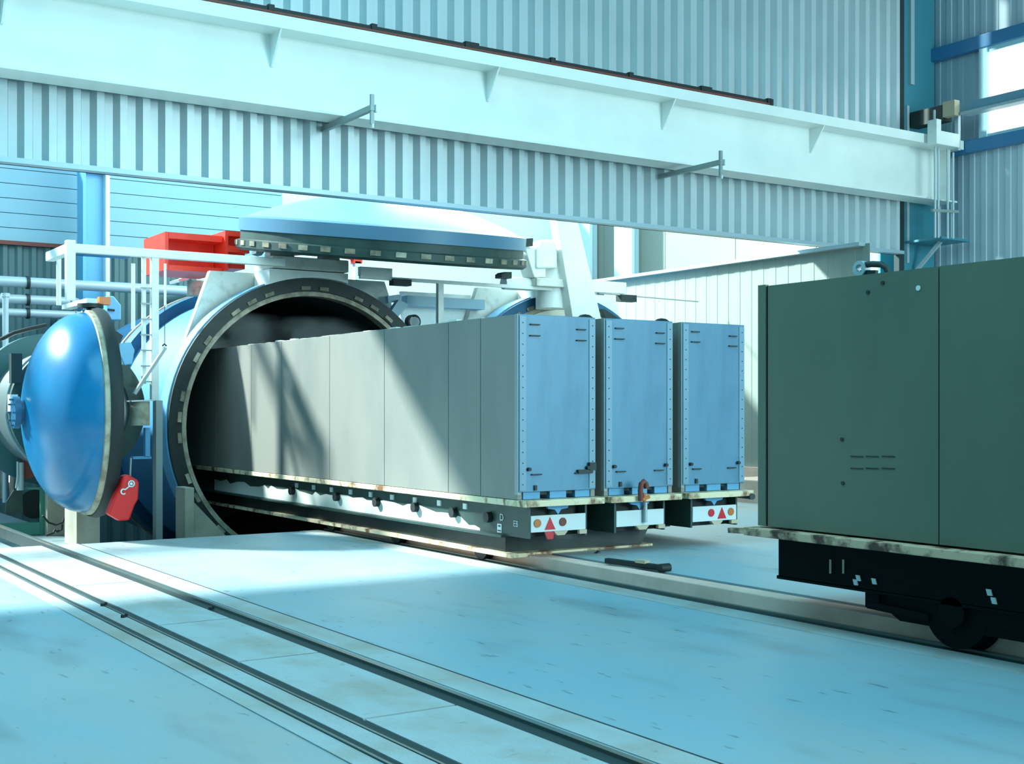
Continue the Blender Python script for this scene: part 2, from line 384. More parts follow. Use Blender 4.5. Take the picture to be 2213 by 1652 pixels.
# ------------------------------------------------------------------ steam vessels
def vessel_ring(cx, cz, y0, y1, ro, ri, mt, name, parent, seg=96):
    return obj(name, MB().lathe([(ri, y0), (ro, y0), (ro, y1), (ri, y1)], (cx, 0, cz), (0, 1, 0), seg, closed=True), mt, parent)
def vessel(cx, cz, label, yend, bx0, bx1, closed=False):
    R = 2.32
    v = thing('steam_vessel', label, 'pressure vessel', (cx, 18.1, -1.4))
    obj('shell', MB().lathe([(2.2, 18.5), (2.2, yend), (1.9, yend+.35), (1.2, yend+.65), (0, yend+.75)], (cx, 0, cz), (0, 1, 0), 96), M_shell, v)
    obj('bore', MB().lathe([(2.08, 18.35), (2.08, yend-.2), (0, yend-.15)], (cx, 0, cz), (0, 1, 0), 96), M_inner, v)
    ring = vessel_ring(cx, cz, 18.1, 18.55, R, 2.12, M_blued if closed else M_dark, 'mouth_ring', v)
    if closed: obj('closing_plate', MB().lathe([(2.04, 18.2), (2.04, 18.12), (1.6, 18.02), (.8, 17.96), (0, 17.95)], (cx, 0, cz), (0, 1, 0), 72), M_whited, v)
    vessel_ring(cx, cz, 18.17, 18.5, R+.022, R-.05, M_bluel, 'ring_band', v)
    vessel_ring(cx, cz, 18.13, 18.34, 2.115, 2.045, M_beige, 'seal_seat', v)
    n = 44
    for i in range(n):
        if i % 7 in (2, 5): continue
        a = 2*PI*(i+.5)/n; ca, sa = math.cos(a), math.sin(a)
        c_ = Vector((cx+2.165*ca, 18.12, cz+2.165*sa))
        if c_.z < -.6: continue
        obj('lock_tooth', MB().obox(c_, (-sa*.075, 0, ca*.075), (0, .05, 0), (ca*.028, 0, sa*.028)), M_tooth if i % 3 else M_beige, ring, smooth=False)
    if not closed: vessel_ring(cx, cz, 21.3, 21.75, 2.38, 2.15, M_blued, 'stiffener_ring', v)
    if not closed: vessel_ring(cx, cz, 21.75, 21.85, 2.4, 2.15, M_beige, 'insulation_band', v)
    # front bulkhead plate, notched round the ring
    pts = [(cx-1.9, cz+1.3)]+[(cx-1.5, 3.73), (cx+1.5, 3.73), (cx+1.9, cz+1.3)]
    arc = [(cx+2.26*math.cos(a), cz+2.26*math.sin(a)) for a in [math.radians(35+110*i/20) for i in range(21)]]
    poly = [(x, 18.62, z) for x, z in pts]+[(x, 18.62, z) for x, z in arc]
    obj('bulkhead_plate', MB().prism(poly, (0, .12, 0)), M_whited, v, smooth=False)
    tb = obj('bridge_block', MB().box(bx0, bx1, 17.95, 18.7, 3.76, 3.95), M_whited, v, smooth=False, bevel=.015)
    obj('bridge_foot', MB().prism([(bx0-.04, 17.98, 3.745), (bx1, 17.98, 3.745)]+[(bx1+(bx0-.04-bx1)*i/12, 17.98, cz+math.sqrt(R*R-(bx1+(bx0-.04-bx1)*i/12-cx)**2)) for i in range(13)], (0, .6, 0)), M_white, v, smooth=False)
    obj('bridge_hump', MB().cyl((bx0+.1, 18.4, 3.97), (bx0+.5, 18.4, 3.97), .12, 16), M_white, v)
    obj('bridge_hump', MB().cyl((bx1-.34, 18.3, 3.97), (bx1-.04, 18.3, 3.97), .11, 16), M_white, v)
    for sx in (-1, 1):
        xs = cx+sx*1.62
        obj('foot', MB().box(xs-.12, xs+.12, 18.3, 18.9, -1.4, cz-1.5), M_greyblk, v, smooth=False)
    return v
v1 = vessel(8.22, 1.33, 'big open blue steam vessel with the wagon train inside its black mouth', 24.4, 7.46, 8.74)
v2 = vessel(13.05, 1.33, 'blue steam vessel behind the grey boxes, only its upper rim showing', 24.4, 12.4, 13.3, True)

st = MB().box(6.9, 9.6, 18.7, 21.2, 2.56, 3.15)
ms = bpy.data.materials.new('steam_haze'); ms.use_nodes = True
N, L = ms.node_tree.nodes, ms.node_tree.links
N.remove(N['Principled BSDF']); pv = N.new('ShaderNodeVolumePrincipled'); pv.inputs['Color'].default_value = (.9, 1, 1, 1); pv.inputs['Anisotropy'].default_value = -.2
tc = N.new('ShaderNodeTexCoord'); ns = N.new('ShaderNodeTexNoise'); ns.inputs['Scale'].default_value = 1.5; ns.inputs['Detail'].default_value = 3
L.new(tc.outputs['Object'], ns.inputs['Vector'])
sx_ = N.new('ShaderNodeSeparateXYZ'); L.new(tc.outputs['Object'], sx_.inputs[0])
m1 = N.new('ShaderNodeMapRange'); m1.inputs['From Min'].default_value = .45; m1.inputs['From Max'].default_value = .75; m1.inputs['To Max'].default_value = 9.0
L.new(ns.outputs['Fac'], m1.inputs['Value'])
m2 = N.new('ShaderNodeMapRange'); m2.inputs['From Min'].default_value = .58; m2.inputs['From Max'].default_value = .1
L.new(sx_.outputs['Z'], m2.inputs['Value'])
mm_ = N.new('ShaderNodeMath'); mm_.operation = 'MULTIPLY'; L.new(m1.outputs[0], mm_.inputs[0]); L.new(m2.outputs[0], mm_.inputs[1])
L.new(mm_.outputs[0], pv.inputs['Density']); L.new(pv.outputs[0], N['Material Output'].inputs['Volume'])
so_ = obj('steam', st, ms, smooth=False); so_['kind'] = 'stuff'
tag(so_, 'thin white steam drifting over the boxes inside the black vessel mouth', 'steam')

# supports in front of the pit
sp = thing('support_frame', 'white concrete upright with triangular gusset beside the vessel mouth', 'support', (6.2, 16.6, -1.4))
a, b_ = atY(400, 1055, 16.6), atY(420, 1160, 16.6)
obj('upright', MB().box(a.x, b_.x, 16.6, 17.0, -1.4, a.z), M_greyblk, sp, smooth=False, bevel=.01)
q = atY(482, 1160, 16.65)
obj('gusset', MB().prism([(b_.x, 16.65, a.z-.19), (b_.x, 16.65, -1.0), (q.x+.3, 16.65, -1.0), (q.x+.05, 16.65, q.z+.0)], (0, .25, 0)), M_greyblk, sp, smooth=False)

# silver vessel on the left
sv = thing('silver_vessel', 'silver clad steam vessel half hidden behind the blue dished door', 'pressure vessel', (4.82, 18, -.25))
sx, sz = 4.56, 1.6
obj('shell', MB().lathe([(.0, 17.95), (.82, 17.95), (.86, 18.0), (.86, 24.0), (.6, 24.5), (0, 24.6)], (sx, 0, sz), (0, 1, 0), 80), M_silver, sv)
vessel_ring(sx, sz, 17.85, 17.98, .92, .7, M_darkg, 'front_flange', sv)
vessel_ring(sx, sz, 17.99, 18.04, .945, .8, M_silver, 'flange_band', sv)
vessel_ring(sx, sz, 19.4, 19.62, 1.13, .8, M_ringg, 'rear_flange', sv)
obj('latch', MB().box(sx-.93, sx-.83, 17.75, 17.9, sz-.05, sz+.2), M_mark, sv, smooth=False)
obj('latch', MB().box(sx-.92, sx-.78, 17.72, 17.86, sz+.35, sz+.75), M_dark, sv, smooth=False)
obj('saddle', MB().box(4.36, 4.67, 17.2, 17.84, -.25, .42), M_greyblk, sv, smooth=False, bevel=.01)
obj('saddle', MB().box(4.4, 5.1, 19, 19.3, -.25, .7), M_greyblk, sv, smooth=False, bevel=.01)
obj('hose', MB().tube([atY(0, 735, 18.4), atY(30, 720, 18.4), atY(60, 712, 18.4), atY(100, 703, 18.4)], .03, 8), M_black, sv)

# blue dished door swung open on its post
dc = Vector((4.33, 16.4, 1.56)); dn = Vector((-.9985, .055, 0)).normalized()
dd = thing('dished_door', 'blue dished vessel door swung open, hanging from the white frame', 'vessel door', (4.33, 16.4, .25))
R = 1.30
prof = [(R, 0)]+[(R*math.cos(t)*.985, .06+.76*math.sin(t)**.95) for t in [PI/2*i/24 for i in range(25)]]
obj('dish', MB().lathe([(R*.99, -.02)]+prof[1:], dc, dn, 96), M_blue, dd)
obj('clamp_ring', MB().lathe([(R-.1, -.12), (R+.03, -.12), (R+.05, -.05), (R+.03, .03), (R-.1, .03)], dc, dn, 96, closed=True), M_black, dd)
obj('rim_band', MB().lathe([(R-.02, .03), (R+.01, .03), (R+.01, .09), (R-.03, .1)], dc, dn, 96, closed=True), M_beige, dd)
fl = obj('nozzle', MB().cyl(dc+dn*.7, dc+dn*.93, .15, 28).cyl(dc+dn*.86, dc+dn*.93, .2, 28), M_blued, dd)
for i in range(10):
    a = 2*PI*i/10; side = dn.cross(Vector((0,0,1))).normalized()
    p = dc+dn*.94+(side*math.cos(a)+Vector((0,0,1))*math.sin(a))*.17
    obj('bolt', MB().cyl(p-dn*.03, p+dn*.03, .014, 6), M_blued, fl)
obj('lifting_eye', MB().cyl(dc+dn*.55+Vector((0,-.2,.72)), dc+dn*.66+Vector((0,-.2,.72)), .035, 10), M_dark, dd)
obj('pivot_plate', MB().cyl((4.33, 16.4, 2.9), (4.33, 16.4, 2.95), .16, 20).cyl((4.33, 16.4, 2.78), (4.33, 16.4, 3.02), .05, 12), M_dark, dd)
obj('orange_cap', MB().box(4.44, 4.58, 16.38, 16.5, 2.95, 3.05), M_orange, dd, smooth=False)

# white platform frame
pf = thing('platform_frame', 'white steel platform frame over the blue dished door', 'frame', (4.4, 17.3, -.25))
xl = atY(152, 540, 17.6).x
obj('front_beam', MB().box(xl-.03, 7.5, 17.55, 17.65, 3.74, 3.86), M_white, pf, smooth=False, bevel=.008)
obj('end_beam', MB().box(xl-.06, xl+.06, 17.55, 18.75, 3.73, 3.86), M_white, pf, smooth=False, bevel=.008)
obj('deck_plate', MB().box(xl, 5.2, 17.65, 17.85, 3.73, 3.75), M_blue, pf, smooth=False)
pp = atY(150, 650, 17.6)
obj('hanger_post', MB().box(pp.x-.06, pp.x+.06, 17.5, 17.62, pp.z, 3.9), M_white, pf, smooth=False, bevel=.008)
obj('door_arm', MB().box(4.27, 4.4, 16.35, 17.62, 2.96, 3.02), M_white, pf, smooth=False)
for px, yt, yb, Y, r in ((127, 560, 660, 18.7, .035), (288, 570, 712, 18.6, .03), (357, 570, 664, 18.6, .02), (160, 580, 640, 17.9, .012)):
    obj('rail_post', MB().cyl(atY(px, yt, Y), atY(px, yb, Y), r, 10), M_white, pf)
p = atY(334, 560, 17.6); pb = atY(334, 866, 17.6)
obj('leg', MB().box(p.x-.05, p.x+.05, 17.56, 17.66, pb.z, 3.75), M_white, pf, smooth=False)
obj('leg', MB().box(p.x-.17, p.x-.12, 17.6, 17.66, atY(320, 830, 17.6).z, 3.75), M_white, pf, smooth=False)
for i in range(7):
    zc = 3.3-i*.22
    obj('clip', MB().box(p.x-.2, p.x-.05, 17.57, 17.6, zc, zc+.02), M_post, pf, smooth=False)
obj('base_post', MB().box(atY(335, 880, 17.4).x, atY(349, 880, 17.4).x, 17.35, 17.5, -1.4, pb.z), M_post, pf, smooth=False)
lv = thing('lever_arm', 'grey diagonal lever bar in front of the blue vessel shell', 'lever', atY(300, 850, 17.2))
obj('bar', MB().bar(atY(357, 752, 17.2), atY(290, 852, 17.2), .04, .075, (0,-1,0)), M_post, lv, smooth=False)
obj('hook', MB().tube([atY(351, 748, 17.18), atY(355, 744, 17.18), atY(360, 748, 17.18)], .012, 8), M_dark, lv)
obj('pull_cord', MB().cyl(atY(356, 660, 17.18), atY(356, 744, 17.18), .005, 6), M_dark, lv)
# door drive
dv = thing('door_drive', 'blue gear motor with grey drum beside the dished door', 'motor', atY(290, 990, 17.0))
def quad(pxs, Y, dy): return MB().prism([atY(x, y_, Y) for x, y_ in pxs], (0, dy, 0))
obj('motor_cover', quad([(258, 742), (284, 740), (287, 748), (292, 757), (286, 788), (268, 790), (256, 760)], 17.1, .3), M_bluel, dv, smooth=False, bevel=.015)
obj('dark_guard', quad([(243, 722), (252, 716), (266, 726), (260, 742), (252, 748), (243, 735)], 17.15, .2), M_dark, dv, smooth=False)
obj('drum', MB().cyl(atY(303, 868, 17.0), atY(303, 920, 17.0), .125, 24), M_beige, dv)
obj('drum_plate', quad([(284, 866), (334, 864), (334, 867), (284, 869)], 16.85, .3), M_pipe, dv, smooth=False)
obj('stand', MB().box(atY(312, 930, 17).x, atY(322, 930, 17).x, 16.95, 17.05, atY(315, 988, 17).z, atY(315, 925, 17).z).box(atY(285, 988, 17).x, atY(325, 988, 17).x, 16.95, 17.1, atY(315, 992, 17).z, atY(315, 987, 17).z), M_duct, dv, smooth=False)
# red can hanging
rc = thing('red_weight', 'red tilted weight with white chain mark hanging beside the door', 'weight', atY(262, 1125, 15.3))
obj('body', quad([(277, 1026), (297, 1037), (301, 1044), (299, 1080), (292, 1092), (280, 1125), (258, 1126), (234, 1112), (246, 1080), (262, 1050), (266, 1030)], 15.3, .16), M_redd, rc, smooth=False, bevel=.02)
obj('hanger_rod', MB().cyl(atY(283, 990, 15.38), atY(281, 1030, 15.38), .012, 8), M_post, rc)
def ring2(px, py, r, Y, open_=0):
    c_ = atY(px, py, Y); n_ = 20
    return MB().tube([c_+Vector((r*math.cos(a), 0, r*math.sin(a))) for a in [open_+(2*PI-2*open_)*i/n_ for i in range(n_+1)]], .009, 6)
mk = MB()
for m_ in (ring2(284, 1046, .035, 15.285), ring2(267, 1063, .03, 15.285, .8)): mk.add(m_.v, m_.f)
mk.bar(atY(281, 1050, 15.285), atY(270, 1059, 15.285), .012, .016, (0,1,0)); mk.cyl(atY(284,1046,15.29), atY(284,1046,15.275), .018, 12)
obj('chain_mark', mk, M_mark, rc)

# raised dished door
ctr = atY(829, 524, 17.85)
vx = Vector((CH, -SH, -.074)).normalized(); vv = Vector((ctr.x, ctr.y, ctr.z-CAM_H)).normalized()
rn = vx.cross(vv).normalized(); rn = rn if rn.z > 0 else -rn
rd = thing('raised_door', 'large blue domed vessel door raised flat above the open mouth', 'vessel door', ctr-Vector((0,0,.25)))
RR = 2.27
dome = [(RR*.985*(1-i/28), .22+.53*(1-(1-i/28)**1.9)) for i in range(29)]
obj('dome', MB().lathe(dome, ctr, rn, 96), M_bluel, rd)
obj('upper_rim', MB().lathe([(RR-.15, .03), (RR, .03), (RR, .22), (RR-.06, .25), (RR-.15, .25)], ctr, rn, 96, closed=True), M_rimblue, rd)
lr = obj('locking_ring', MB().lathe([(RR-.2, -.27), (RR-.02, -.27), (RR+.035, -.23), (RR+.035, -.12), (RR-.03, -.1), (RR-.03, .03), (RR-.2, .03)], ctr, rn, 96, closed=True), M_darkg, rd)
obj('inner_face', MB().lathe([(RR-.2, -.2), (RR-.4, -.1), (0, .1)], ctr, rn, 64), M_dark, rd)
s_ = rn.cross(Vector((0,0,1))).normalized(); t_ = rn.cross(s_)
for i in range(40):
    a = 2*PI*i/40; d_ = s_*math.cos(a)+t_*math.sin(a); e_ = rn.cross(d_)
    obj('lock_tooth', MB().obox(ctr+d_*(RR+.02)-rn*.16, d_*.03, e_*.075, rn*.036), M_tooth if i % 4 else M_beige, lr, smooth=False)
# hinge tower of the raised door
ht = thing('hinge_tower', 'white hinge tower with slanted arm at the side of the raised door', 'hinge', atY(1190, 690, 17.6))
obj('hinge_body', MB().cyl(atY(1190, 655, 17.8)+Vector((0,0,-.1)), atY(1190, 522, 17.8), .26, 28), M_white, ht)
obj('hinge_lug', quad([(1135, 535), (1168, 535), (1180, 570), (1180, 600), (1155, 600), (1142, 560)], 17.5, .35), M_white, ht, smooth=False, bevel=.02)
obj('hinge_ear', quad([(1160, 540), (1172, 518), (1195, 522), (1205, 545), (1205, 580), (1160, 580)], 17.45, .3), M_white, ht, smooth=False, bevel=.03)
obj('collar', quad([(1160, 600), (1222, 604), (1225, 622), (1160, 618)], 17.45, .7), M_whited, ht, smooth=False, bevel=.015)
obj('slanted_arm', quad([(1198, 440), (1240, 440), (1302, 700), (1240, 700)], 17.35, .22), M_white, ht, smooth=False, bevel=.01)
obj('motor', quad([(1133, 516), (1152, 515), (1152, 532), (1133, 533)], 17.45, .2), M_dark, ht, smooth=False)
obj('motor', quad([(1084, 592), (1090, 588), (1106, 588), (1106, 602), (1084, 600)], 17.4, .2), M_dark, ht, smooth=False)
obj('knuckle', MB().cyl(atY(1088, 612, 17.7), atY(1160, 616, 17.7), .11, 18), M_white, ht)
# platform between the vessels
pr = thing('walkway_rail', 'thin white walkway edge rail linking the two vessel tops', 'rail', (10.5, 17.6, 3.6))
obj('edge_rail', MB().box(8.75, 12.4, 17.57, 17.62, 3.635, 3.69), M_white, pr, smooth=False)
obj('edge_channel', MB().box(8.75, 9.3, 17.55, 17.65, 3.68, 3.82).box(13.2, 14.0, 17.55, 17.65, 3.66, 3.86), M_white, pr, smooth=False)
obj('rail_end', MB().box(9.3, 9.62, 17.5, 17.66, 3.56, 3.66).box(13.85, 14.2, 17.5, 17.66, 3.52, 3.64), M_dark, pr, smooth=False)
obj('rod', MB().cyl((13.4, 17.55, 3.64), (15.7, 17.55, 3.6), .012, 8), M_post, pr)
pq = atY(952, 610, 17.6)
obj('post', MB().box(pq.x-.05, pq.x+.05, 17.58, 17.66, 2.7, 3.64), M_white, pr, smooth=False)
# ducts behind, between the vessels
bd = thing('blue_duct', 'pale blue duct with tilted plate between the two vessels', 'duct', atY(940, 690, 18.4))
obj('duct_run', MB().box(atY(880, 650, 18.4).x, atY(1048, 650, 18.4).x, 18.4, 18.6, atY(940, 664, 18.4).z, atY(940, 642, 18.4).z), M_ductp, bd, smooth=False)
obj('tilted_plate', quad([(862, 648), (884, 658), (853, 694), (846, 672)], 18.2, .12), M_ductp, bd, smooth=False)
obj('tilted_plate', quad([(1300, 668), (1306, 668), (1340, 690), (1312, 690)], 17.4, .1), M_dark, bd, smooth=False)
obj('bracket', quad([(838, 640), (866, 636), (868, 652), (840, 655)], 18.35, .1), M_ductp, bd, smooth=False)
ws = thing('white_screen', 'white sheet screen closing the gap between the two vessels', 'screen', (10.8, 18.8, 2.95))
obj('sheet', MB().box(10.12, 11.5, 18.76, 18.8, 2.95, 3.6), M_white, ws, smooth=False)
obj('top_angle', MB().box(10.12, 11.5, 18.80, 18.85, 3.56, 3.6), M_whited, ws, smooth=False)
vl = thing('valve', 'small black and white valve behind the grey box tops', 'valve', atY(890, 700, 18.3))
obj('body', MB().lathe([(.09, -.06), (.12, -.06), (.12, .06), (.09, .06)], atY(892, 696, 18.3), (0, 1, 0), 24, closed=True), M_black, vl)
obj('face', MB().cyl(atY(896, 696, 18.25), atY(896, 696, 18.4), .085, 20), M_mark, vl)

# red frame behind the platform
rf = thing('red_gantry', 'red steel channel section on top behind the white platform beam', 'frame', (6.9, 19.6, 3.86))
obj('channel', MB().prism([(6.36, y_, z_) for y_, z_ in ((19.5,4.4),(20.6,4.4),(20.6,3.8),(19.5,3.8),(19.5,3.88),(19.9,3.88),(19.9,4.3),(19.5,4.3))], (.88, 0, 0)), M_red, rf, smooth=False)
obj('end_plate', MB().box(6.30, 6.355, 19.5, 20.6, 3.8, 4.4), M_red, rf, smooth=False)
obj('end_block', MB().box(7.25, 7.30, 19.4, 20.4, 3.84, 4.48).box(7.3, 7.66, 19.6, 20.4, 3.9, 4.44).box(7.3, 7.66, 19.4, 20.4, 4.40, 4.48).box(7.3, 7.66, 19.4, 19.6, 4.14, 4.24), M_red, rf, smooth=False)
ry = thing('red_yoke', 'red yoke ends poking out below the raised door', 'yoke', atY(770, 570, 20.5))
obj('arm', quad([(742, 545), (775, 549), (783, 556), (783, 570), (762, 569), (765, 560), (744, 557)], 20.5, .15), M_red, ry, smooth=False)
obj('stem', MB().box(atY(768, 570, 20.5).x, atY(780, 570, 20.5).x, 20.5, 20.62, 3.45, atY(770, 565, 20.5).z), M_white, ry, smooth=False)
obj('pin', MB().cyl(atY(632, 545, 20.5), atY(655, 543, 20.5), .07, 16), M_red, ry)
obj('saddle', quad([(557, 530), (575, 540), (566, 552), (553, 548)], 20.7, .2), M_dark, ry, smooth=False)

# rear services on the left
cl = thing('blue_column', 'light blue steel column in front of the panelled back wall', 'column', (6.8, 25.7, -.25))
obj('web', MB().box(6.66, 7.05, 25.75, 25.8, -.25, 7.4), M_colblue, cl, smooth=False)
obj('flange', MB().box(7.05, 7.13, 25.55, 26.0, -.25, 7.4), M_white, cl, smooth=False)
obj('flange', MB().box(6.6, 6.66, 25.55, 26.0, -.25, 7.4), M_colblue, cl, smooth=False)
obj('head_plate', MB().box(6.66, 7.05, 25.5, 25.75, 6.35, 6.75), M_colblue, cl, smooth=False)
zb = 5.03
for (py, r, x1_, nm, lab) in ((613, .10, 8.6, 'steam_pipe', 'pale insulated pipe running high along the dark back cladding'),
                     (650, .09, 6.2, 'steam_pipe', 'thick pale blue pipe ending above the silver vessel'),
                     (679, .08, 6.3, 'steam_pipe', 'lower pale pipe just over the silver vessel')):
    z_ = atY(100, py, 25).z
    p_ = thing(nm, lab, 'pipe', (2, 25, z_), 'pipes along the back wall')
    obj('run', MB().cyl((0, 25, z_), (x1_, 25, z_), r, 20), M_pipe, p_)
    obj('flange', MB().cyl((5.4, 25, z_), (5.46, 25, z_), r+.025, 20), M_dark, p_)
    obj('elbow', MB().tube([(x1_, 25, z_), (x1_+.12, 25.05, z_), (x1_+.2, 25.2, z_), (x1_+.2, 26.9, z_)], r, 14), M_pipe, p_)
pst = thing('pipe_stand', 'pale vertical stand pipe at the far left edge', 'pipe', atY(12, 760, 22))
obj('upright', MB().cyl(atY(12, 636, 22), atY(12, 800, 22)+Vector((0,0,-2.2)), .05, 12), M_pipe, pst)
obj('cap', MB().cyl(atY(12, 634, 22), atY(12, 642, 22), .07, 12), M_pipe, pst)
ab = thing('actuator_box', 'pale blue control box with dark slot behind the white posts', 'box', atY(248, 695, 22.3))
obj('case', quad([(231, 640), (246, 640), (262, 660), (262, 692), (231, 692)], 22.3, .3), M_bluel, ab, smooth=False, bevel=.02)
obj('slot', quad([(233, 667), (248, 669), (248, 673), (233, 671)], 22.28, .04), M_dark, ab, smooth=False)
nz = thing('insulated_nozzle', 'beige insulated stub beside the white bulkhead plate', 'pipe', atY(425, 640, 21))
obj('stub', MB().cyl(atY(425, 640, 21), atY(425, 608, 21), .16, 20), M_beige, nz)
obj('canopy', quad([(386, 604), (450, 582), (452, 590), (388, 610)], 20.75, .5), M_pipe, nz, smooth=False)
# pump skid lower left
sk = thing('pump_skid', 'green pump skid with rusty valve under the silver vessel', 'pump', atY(60, 1140, 19.8))
zf = -.25
def gp(px, py, Y): return atY(px, py, Y)
a = gp(0, 1118, 19.4); b_ = gp(95, 1138, 19.4)
obj('base_channel', MB().bar((a.x-.3, 19.4, zf+.1), (b_.x, 19.2, zf+.1), .1, .18), M_green, sk, smooth=False)
obj('upright', MB().box(gp(86, 1100, 19.2).x, gp(95, 1100, 19.2).x, 19.15, 19.22, zf, gp(90, 1056, 19.2).z), M_green, sk, smooth=False)
obj('top_bar', MB().bar(gp(50, 1056, 19.3), gp(90, 1056, 19.2), .04, .03), M_green, sk, smooth=False)
obj('side_plate', quad([(14, 1085), (30, 1060), (48, 1058), (50, 1110), (12, 1112)], 19.5, .05), M_darkg, sk, smooth=False)
obj('motor', MB().cyl(gp(75, 1090, 19.7), gp(75, 1090, 21.0), .22, 20), M_black, sk)
vb = obj('valve_body', MB().cyl(gp(58, 1015, 19.3), gp(58, 1015, 19.45), .14, 20).cyl(gp(57, 1000, 19.4), gp(57, 985, 19.4), .07, 14), M_brown, sk)
obj('pipe_stub', MB().cyl(gp(44, 1000, 19.25), gp(44, 1060, 19.25), .05, 12), M_pipe, sk)
obj('thin_pipe', MB().tube([gp(38, 998, 19.2), gp(38, 1030, 19.2), gp(35, 1056, 19.2)], .015, 8), M_pipe, sk)
cbx = thing('floor_cable', 'black cable curling on the lower floor by the concrete block', 'cable', gp(120, 1140, 18.4))
obj('cable', MB().tube([gp(92, 1115, 18.4), gp(105, 1130, 18.4), gp(120, 1135, 18.4), gp(135, 1130, 18.4), gp(142, 1115, 18.4)], .015, 8).tube([gp(134, 1133, 18.3), gp(133, 1145, 18.3), gp(124, 1150, 18.3), gp(118, 1146, 18.3), gp(116, 1152, 18.3), gp(100, 1158, 18.3)], .018, 8), M_black, cbx)
wn = struct('window_2', MB().box(gp(5, 1040, 26.9).x, gp(18, 1040, 26.9).x, 26.8, 26.86, gp(10, 1043, 26.8).z, gp(10, 1004, 26.8).z), M_pane, smooth=False)
obj('window_frame', MB().box(gp(0, 1040, 26.9).x, gp(4.6, 1040, 26.9).x, 26.76, 26.88, -.2, 1.3).box(gp(18.4, 1040, 26.9).x, gp(26, 1040, 26.9).x, 26.76, 26.88, -.2, 1.3), M_greyblk, parent=wn, smooth=False)
struct('trim_sump', MB().box(3.78, 4.25, 16.6, 17.6, -.25, -.245), M_groove, smooth=False)

# ------------------------------------------------------------------ floor rails
def floor_rail(x0, x1, gx0_, gx1_, h, lab, y1_):
    r = thing('floor_rail', lab, 'rail', ((x0+x1)/2, 5, 0), 'transfer track rails')
    obj('rail_head', MB().box(x0, x1, -11.9, y1_, .0, h), M_rail, r, smooth=False)
    obj('groove', MB().box(gx0_, gx1_, -11.9, min(y1_, YP), 0, .003), M_groove, r, smooth=False)
    return r
r1 = floor_rail(3.56, 3.60, 3.46, 3.56, .02, 'floor rail of the near track lying closest to the wagons', 19.5)
obj('bridge_web', MB().box(3.54, 3.62, YP+.01, 19.5, -.13, 0), M_dark, r1, smooth=False)
floor_rail(2.825, 2.84, 2.84, 2.905, .012, 'middle rail of the near floor track', YP)
floor_rail(2.625, 2.64, 2.64, 2.685, .014, 'floor rail of the near track farthest from the wagons', YP)
kr = floor_rail(7.06, 7.10, 6.99, 7.06, .02, 'wheel rail at the foot of the concrete kerb', YP)
kr['group'] = 'wheel rails'
for i, (px, py, lab) in enumerate(((222, 1310, 'small dark bolt head by the middle floor rail, farther one'), (266, 1335, 'small dark bolt head beside the middle floor rail, nearer one'), (455, 1318, 'dark iron stub beside the track rail nearest the wagons'))):
    p = atZ(px, py, .01)
    tag(obj('anchor_bolt', MB().cyl(p, p+Vector((0,0,.02)), .018, 6).cyl(p+Vector((.03,.02,0)), p+Vector((.03,.02,.025)), .012, 6), M_dark), lab, 'bolt', 'anchor bolts on the track')

